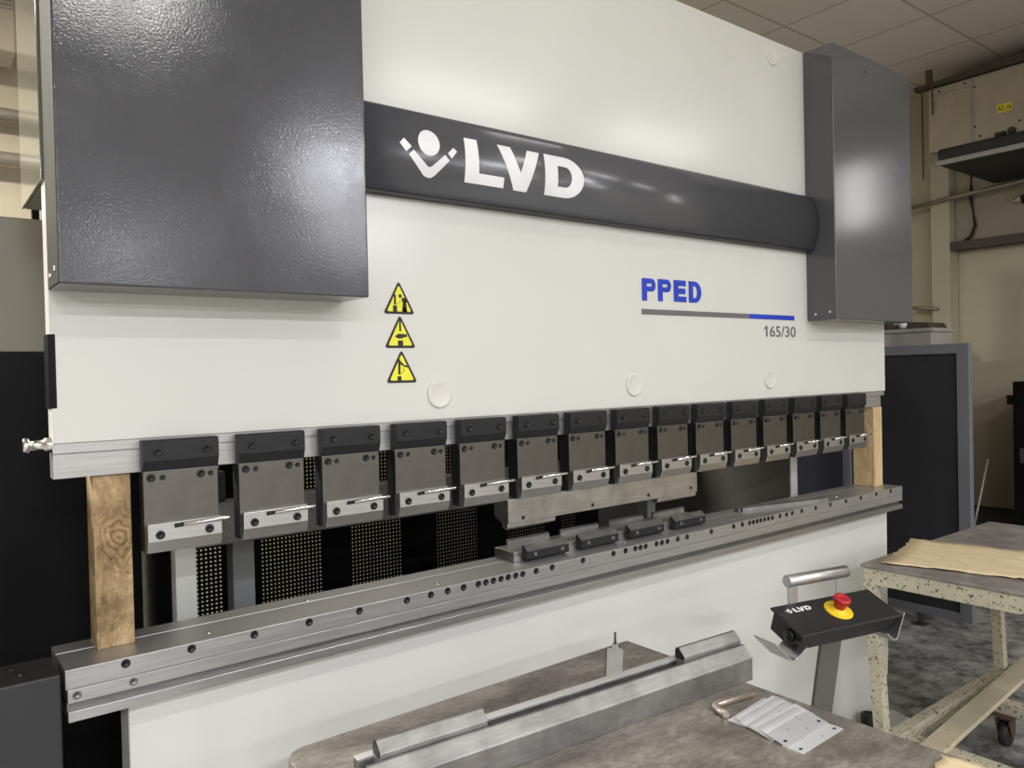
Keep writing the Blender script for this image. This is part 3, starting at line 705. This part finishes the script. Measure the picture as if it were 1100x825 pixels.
# ------------------------------------------------------------------ control console
co = thing('control_console', 'black control console with red stop button on a leaning pedestal', 'console', (1.544, -0.629, 0), -0.229)
T = 0.378; ct, st_ = math.cos(T), math.sin(T)
def tp(u, n):  # point in the tilted side plane: u along the lid (front to back), n along its normal
    return (u * ct - n * st_, 0.88 + u * st_ + n * ct)
b = MB(); b.prism([tp(-0.050, -0.004), tp(0.050, -0.004), tp(0.046, -0.058), tp(-0.038, -0.058)], 'x', -0.152, 0.152)
hs = b.build('housing', M['conblack'], co, 0.004)
b = MB(); b.prism([tp(-0.054, -0.006), tp(-0.054, 0.0), tp(0.054, 0.0), tp(0.054, -0.006)], 'x', -0.161, 0.161)
ld = b.build('lid', M['conblack'], co, 0.002)
nrm = Vector((0, -st_, ct))
def top(x, u, h=0.0): y, z = tp(u, h); return Vector((x, y, z))
b = MB(); b.lathe([(0, 0.0005), (0.034, 0.0005), (0.034, 0.003), (0.030, 0.004), (0.017, 0.005), (0.016, 0.010), (0, 0.010)], top(0.005, 0.001), nrm, 28)
es = b.build('stop_collar', M['signal'], co)
b = MB(); b.lathe([(0.013, 0.009), (0.014, 0.016), (0.0195, 0.028), (0.0205, 0.034), (0.019, 0.038), (0.011, 0.0385), (0.009, 0.036), (0, 0.036)], top(0.005, 0.001), nrm, 24)
b.build('stop_button', M['red'], es)
# lettering on the lid
fr = bpy.data.objects.new('lid_emblem', None)
def lid_map(pl, name):
    bm = bmesh.new(); k = 0.078 / 0.58
    for poly in pl:
        outer = poly
        vs = [bm.verts.new(top(-0.135 + (x - 0.705) * k, 0.030 + (z - 2.0) * k, 0.0007)) for x, z in outer]
        bm.faces.new(vs)
    bmesh.ops.triangulate(bm, faces=[f for f in bm.faces if len(f.verts) > 4])
    bmesh.ops.recalc_face_normals(bm, faces=bm.faces[:])
    me = bpy.data.meshes.new(name); bm.to_mesh(me); bm.free(); me.materials.append(M['white'])
    o = bpy.data.objects.new(name, me); COL.objects.link(o); o.parent = ld
bpy.data.objects.remove(fr)
for nm, pl in (('letter_l', L), ('letter_v', V), ('letter_d', D), ('figure_emblem', S)): lid_map(pl, nm)
# rear handle
hp = []
for x in (-0.088, 0.068):
    b = MB(); b.box(x - 0.014, 0.050, 0.86, x + 0.014, 0.056, 0.955); b.build('handle_bracket', M['steelbright'], co, 0.001)
b = MB(); b.tube([(-0.108, 0.052, 0.954), (-0.106, 0.052, 0.954), (0.088, 0.052, 0.954), (0.090, 0.052, 0.954)], [0.0135, 0.015, 0.015, 0.0135], 24)
b.build('handle', M['steelbright'], co)
for s, pts, y0, y1 in ((-1, [(0.130, 0.822), (0.164, 0.800), (0.177, 0.800), (0.226, 0.846), (0.224, 0.849), (0.176, 0.804), (0.165, 0.804), (0.131, 0.826)], -0.034, 0.036),
                       (1, [(0.115, 0.818), (0.135, 0.800), (0.150, 0.800), (0.178, 0.862), (0.175, 0.863), (0.148, 0.804), (0.137, 0.804), (0.116, 0.822)], -0.045, 0.015)):
    b = MB(); b.prism([(s * x, z) for x, z in pts], 'y', y0, y1)
    b.build('side_hook', M['steelbright'], co, 0.0006)
b = MB(); b.lathe([(0, 0), (0.016, 0), (0.016, 0.006), (0.011, 0.009), (0, 0.009)], (-0.152, -0.002, 0.848), (-1, 0, 0), 18)
b.lathe([(0, 0), (0.009, 0), (0.009, 0.005), (0, 0.006)], (-0.152, -0.024, 0.836), (-1, 0, 0), 14)
b.build('side_plug', M['screw'], co)
# leaning pedestal
b = MB()
A = [(-0.034, -0.004), (0.034, -0.004), (0.034, 0.006), (-0.034, 0.006)]
lo = [b.bm.verts.new((x, y + 0.16, 0.012)) for x, y in A]; hi = [b.bm.verts.new((x - 0.004, y + 0.01, 0.845)) for x, y in A]
b._f(lo[::-1]); b._f(hi)
for i in range(4): b._f([lo[i], lo[(i + 1) % 4], hi[(i + 1) % 4], hi[i]])
b.build('pedestal', M['standgrey'], co, 0.003)
MB().prism(rrect(-0.16, 0.0, 0.16, 0.34, (.03,) * 4), 'z', 0, 0.012).build('base_plate', M['standgrey'], co, 0.002)

# ------------------------------------------------------------------ trolley
tr = thing('trolley', 'old cream trolley with chipped paint and a dark steel top', 'trolley', (2.84, -0.70, 0))
def tl(x, y): return (x - 2.84, y + 0.70)
b = MB(); b.prism([tl(2.32, -1.15), tl(3.37, -1.15), tl(3.37, -0.27), tl(2.32, -0.27)], 'z', 0.790, 0.80)
b.build('trolley_top', M['cartop'], tr, 0.002)
b = MB()
for a, c in (((2.335, -1.14), (2.335, -0.28)), ((3.355, -1.14), (3.355, -0.28)), ((2.335, -0.285), (3.355, -0.285)), ((2.335, -1.135), (3.355, -1.135))):
    b.bar((*tl(*a), 0.762), (*tl(*c), 0.762), 0.02, 0.054)
b.build('apron', M['chip'], tr, 0.002)
for x, y in ((2.345, -0.295), (3.345, -0.295), (2.345, -1.125), (3.345, -1.125)):
    b = MB(); p0_ = tl(x, y); ex = 0.065
    A = [(-0.02, -0.02), (0.02, -0.02), (0.02, 0.02), (-0.02, 0.02)]
    hi = [b.bm.verts.new((p0_[0] + u, p0_[1] + v, 0.735)) for u, v in A]; lo = [b.bm.verts.new((p0_[0] + u + ex, p0_[1] + v, 0.125)) for u, v in A]
    b._f(lo[::-1]); b._f(hi)
    for i in range(4): b._f([lo[i], lo[(i + 1) % 4], hi[(i + 1) % 4], hi[i]])
    b.build('leg', M['chip'], tr, 0.002)
b = MB()
for a, c in (((2.39, -0.295), (3.43, -0.295)), ((2.39, -1.125), (3.43, -1.125))): b.bar((*tl(*a), 0.155), (*tl(*c), 0.155), 0.045, 0.05)
for x in (2.52, 3.07): b.bar((*tl(x, -1.12), 0.155), (*tl(x, -0.29), 0.155), 0.05, 0.045)
b.build('lower_rail', M['chip'], tr, 0.003)
for x, y in ((3.07, -0.43), (2.52, -0.43), (3.07, -0.98), (2.52, -0.98)):
    X, Yc = tl(x, y)
    b = MB(); b.box(X - 0.05, Yc - 0.045, 0.126, X + 0.05, Yc + 0.045, 0.133); b.lathe([(0.022, 0), (0.026, 0.012), (0.022, 0.02)], (X, Yc, 0.108), (0, 0, 1), 16)
    for s in (-1, 1): b.prism([(X - 0.032, 0.108), (X + 0.032, 0.108), (X + 0.030, 0.046), (X + 0.012, 0.036), (X - 0.002, 0.046)], 'y', Yc + s * 0.024 - 0.002, Yc + s * 0.024 + 0.002)
    c = b.build('caster', M['rust'], tr, 0.001)
    MB().lathe([(0, -0.018), (0.030, -0.018), (0.034, -0.016), (0.046, -0.014), (0.050, -0.008), (0.050, 0.008), (0.046, 0.014), (0.034, 0.016), (0.030, 0.018), (0, 0.018)], (X + 0.014, Yc, 0.050), (0, 1, 0), 28).build('wheel', M['rubber'], c)
pk = thing('flat_batten', 'long scuffed cream batten lying across the lower rails of the trolley', 'batten', (2.95, -0.40, 0.178))
b = MB(); b.prism([(-0.64, -0.085), (0.45, -0.010), (0.62, 0.075), (0.62, 0.082), (-0.66, -0.012)], 'z', 0.0, 0.018)
b.build('batten_body', M['chiplite'], pk, 0.002)

# ------------------------------------------------------------------ right wall fittings
ac = thing('air_handler', 'beige ceiling air handler with yellow tag high on the right wall', 'air conditioner', (5.80, 0.0, 2.95))
MB().box(-0.20, -1.3, 0.02, 0.20, 0.935, 0.47).build('casing', M['acbox'], ac, 0.006)
b = MB(); b.box(-0.208, 0.635, 0.03, -0.199, 0.655, 0.46); b.box(-0.206, 0.655, 0.415, -0.199, 0.93, 0.420)
b.build('seam_strip', M['lightgrey'], ac)
b = MB(); b.prism([(1.02, 0.475), (1.02, 0.505), (-0.2, 0.545), (-1.3, 0.56), (-1.3, 0.475)], 'x', -0.23, -0.16)
hg = b.build('hanger_rail_shadow', M['walldark'], ac, 0.003)  # hanger rail, made taller to stand in for the tapered shadow too
b = MB()
for y in (0.90, -0.05): b.box(-0.235, y, 0.50, -0.205, y + 0.035, 0.60)
for y, z0 in ((0.895, 0.28), (0.965, -0.16), (-0.03, 0.32)): b.tube([(-0.225, y, z0), (-0.225, y, 0.50)], 0.006, 8)
b.build('hanger_rod', M['rust'], ac)
tg = MB().box(-0.2035, 0.402, 0.182, -0.2005, 0.492, 0.236).build('tag', M['yellow'], ac)
tx = text_mesh('tag_text', 'AC-16', M['ink'], tg, -0.040, 0.040, -0.016, 0.016, 0)
tx.location = (-0.2042, 0.447, 0.209); tx.rotation_euler = (0, 0, -PI / 2)
me = screw_mesh('ac screw', 0.008, 0.003, M['walldark'])
for y, z in ((0.86, 0.44), (0.69, 0.445), (0.63, 0.40), (0.63, 0.13), (0.60, 0.06), (0.36, 0.10)):
    o = put('casing_screw', me, ac, (-0.20, y, z)); o.rotation_euler = (0, 0, -PI / 2)
b = MB(); b.lathe([(0, 0), (0.022, 0), (0.022, 0.03), (0.014, 0.04), (0, 0.04)], (-0.20, 0.40, 0.045), (-1, 0, 0), 12); b.box(-0.23, 0.44, 0.03, -0.20, 0.50, 0.05)
b.build('drain_valve', M['walldark'], ac)
tray = thing('drip_tray', 'black insulated tray hung below the beige air handler', 'tray', (5.62, 0.0, 2.70))
b = MB(); b.prism([(-0.52, 0.06), (-0.50, 0.05), (0.40, 0.05), (0.40, 0.09), (-0.46, 0.16), (-0.50, 0.155), (-0.52, 0.14)], 'y', -1.3, 0.66)
b.build('tray_body', M['actray'], tray, 0.006)
b = MB(); b.box(-0.535, -1.3, 0.045, -0.521, 0.66, 0.075)
lab(b.build('tray_rim', M['steeldark'], tray), 'grey metal rim')
pr_ = tag(MB().tube([(0, 1.30, -0.062), (0, 0.40, 0.0)], 0.017, 10).build('wall_pipe', M['pipe'], None, 0, 2, (5.88, 0.0, 2.715)), 'thin sloping pipe on the right wall below the black tray', 'pipe')
lp = thing('lamp_head', 'small black rod with pale tip fixed on the wall under the black tray', 'fixture', (5.957, 0.385, 2.58))
b = MB(); b.tube([(0, 0.09, 0.02), (0, -0.9, 0.06)], 0.03, 10); b.build('rod', M['actray'], lp)
MB().lathe([(0.03, 0), (0.022, 0.03), (0.008, 0.06), (0, 0.062)], (0, 0.088, 0.02), (0, 1, 0), 12).build('tip', M['acbox'], lp)
cbl = tag(MB().tube([(0, 0.0, 0.54), (0.0, 0.006, 0.3), (0.0, -0.02, 0.1), (0.0, 0.01, 0.02), (0, 0.05, 0.0)], 0.012, 8).build('hanging_cable', M['actray'], None, 0, 2, (5.965, 0.80, 2.37)), 'dark cable hanging beside the wall pillar', 'cable')
rd = tag(MB().tube([(0, 0.12, 0.014), (0, -0.12, -0.014)], 0.013, 8).build('wall_rod', M['pipe'], None, 0, 2, (5.885, 1.13, 1.89)), 'short thin rod fixed level across the wall pillar', 'rod')
bc = thing('black_locker', 'black locker at the right edge against the cream wall', 'cabinet', (5.55, -0.30, 0))
MB().box(-0.30, -0.6, 0.0, 0.46, 0.60, 1.345).build('locker_body', M['black'], bc, 0.005)
MB().box(-0.31, 0.59, 1.20, -0.295, 0.63, 1.26).build('locker_hinge', M['black'], bc)
b = MB(); b.box(-0.315, 0.50, 0.84, -0.30, 0.56, 0.93); b.build('locker_handle', M['steeldark'], bc, 0.003)
bn = thing('floor_duct', 'low black duct along the floor at the foot of the cream wall', 'duct', (5.62, 0.80, 0))
b = MB(); b.prism([(-0.32, 0.0), (-0.32, 0.36), (-0.26, 0.42), (0.38, 0.42), (0.38, 0.0)], 'y', -0.48, 1.0); b.build('duct_body', M['actray'], bn, 0.02)
b = MB(); b.box(-0.34, -0.35, 0.34, -0.318, -0.12, 0.352); b.build('duct_edge', M['steeldark'], bn)
stk = tag(MB().tube([(0.0, 0.147, 0.0), (0.06, 0.0, 0.848)], 0.008, 8).build('broom_stick', M['pipe'], None, 0, 2, (5.20, 0.45, 0.0)), 'thin pale stick leaning behind the guard door near the wall', 'stick')

# ------------------------------------------------------------------ behind the machine on the left
for z, r, nm, lb in ((2.81, 0.030, 'upper_pipe', 'upper of two grey pipes on the back wall'), (2.59, 0.034, 'lower_pipe', 'lower of two grey pipes on the back wall')):
    tag(MB().tube([(-3.2, 0, 0), (3.3, 0, 0)], r, 14).build('wall_conduit', M['pipe'], None, 0, 2, (0.2, 2.95, z)), lb, 'pipe')
a2 = thing('wall_unit', 'cream wall-hung air conditioner with slatted grille on the back wall', 'air conditioner', (-0.25, 2.86, 3.05))
MB().box(-0.55, -0.12, 0.0, 0.495, 0.12, 0.46).build('unit_body', M['acbox'], a2, 0.01)
b = MB()
for k in range(11): b.box(-0.50, -0.128, 0.20 + k * 0.02, 0.48, -0.118, 0.21 + k * 0.02)
b.build('grille', M['lightgrey'], a2)
MB().tube([(0.49, -0.05, 0.05), (0.56, -0.05, 0.02), (0.56, 0.05, -0.05)], 0.012, 8).build('hose', M['walldark'], a2)

# ------------------------------------------------------------------ lights
def area(name, x, y, z, sx, sy, power, col=(1.0, 0.955, 0.88), rot=(0, 0, 0)):
    l = bpy.data.lights.new(name, 'AREA'); l.shape = 'RECTANGLE'; l.size = sx; l.size_y = sy; l.energy = power; l.color = col
    o = bpy.data.objects.new(name, l); COL.objects.link(o); o.location = (x, y, z); o.rotation_euler = rot
    return o
P = 20
WH = (1.0, 0.985, 0.95); CO = (0.90, 0.92, 1.0)
for x, k, ln in ((0.60, 1.3, 0.6), (2.7, 1.0, 1.1), (4.6, 0.8, 1.1)): area('ceiling_light', x, -2.6, 3.3, ln, 0.10, P * k, WH)
area('ceiling_light', 1.1, -0.85, 3.3, 0.9, 0.12, 6.5, WH)
area('wall_light', 5.93, -1.9, 2.84, 0.5, 0.14, 4.5, WH, (0, PI / 2, 0))
for x, y in ((-4.0, -4.9), (-0.9, -4.9), (2.8, -4.9), (-4.0, -7.6), (-0.6, -7.6), (4.4, -7.6), (-4.0, -10.6), (-0.6, -10.6), (2.3, -10.6)):
    area('ceiling_light', x, y, 3.3, 0.6 if x > 2 and y > -5 else 1.2, 0.22, 110 if x > 2 and y > -5 else 185, CO)
area('ceiling_light', -2.0, 1.6, 3.3, 1.2, 0.2, 520, (1.0, 0.95, 0.88))
area('ceiling_light', 1.8, 2.2, 3.3, 1.2, 0.2, 25, (1.0, 0.93, 0.82))
w = bpy.data.worlds.new('World'); scn.world = w; w.use_nodes = True
w.node_tree.nodes['Background'].inputs[0].default_value = (0.5, 0.5, 0.52, 1); w.node_tree.nodes['Background'].inputs[1].default_value = 0.05

# ------------------------------------------------------------------ camera
cd = bpy.data.cameras.new('camera'); cam = bpy.data.objects.new('camera', cd); COL.objects.link(cam); scn.camera = cam
F, YAW, PITCH, ROLL = 835.614, 0.911789704, -0.0139195254, 0.0231273879
fw = Vector((math.cos(PITCH) * math.cos(YAW), math.cos(PITCH) * math.sin(YAW), math.sin(PITCH)))
rt = Vector((math.sin(YAW), -math.cos(YAW), 0)); dn = fw.cross(rt)
r2 = rt * math.cos(ROLL) + dn * math.sin(ROLL); d2 = dn * math.cos(ROLL) - rt * math.sin(ROLL)
R = Matrix((r2, -d2, -fw)).transposed().to_4x4()
cam.matrix_world = Matrix.Translation((-0.203, -1.630, 1.470)) @ R
cd.sensor_fit = 'HORIZONTAL'; cd.sensor_width = 36; cd.lens = F / 1100 * 36; cd.clip_start = 0.02
vs = scn.view_settings; vs.view_transform = 'Standard'; vs.look = 'None'; vs.gamma = 1; vs.exposure = -0.29; vs.use_curve_mapping = False
scn.cycles.max_bounces = 6; scn.cycles.use_denoising = True
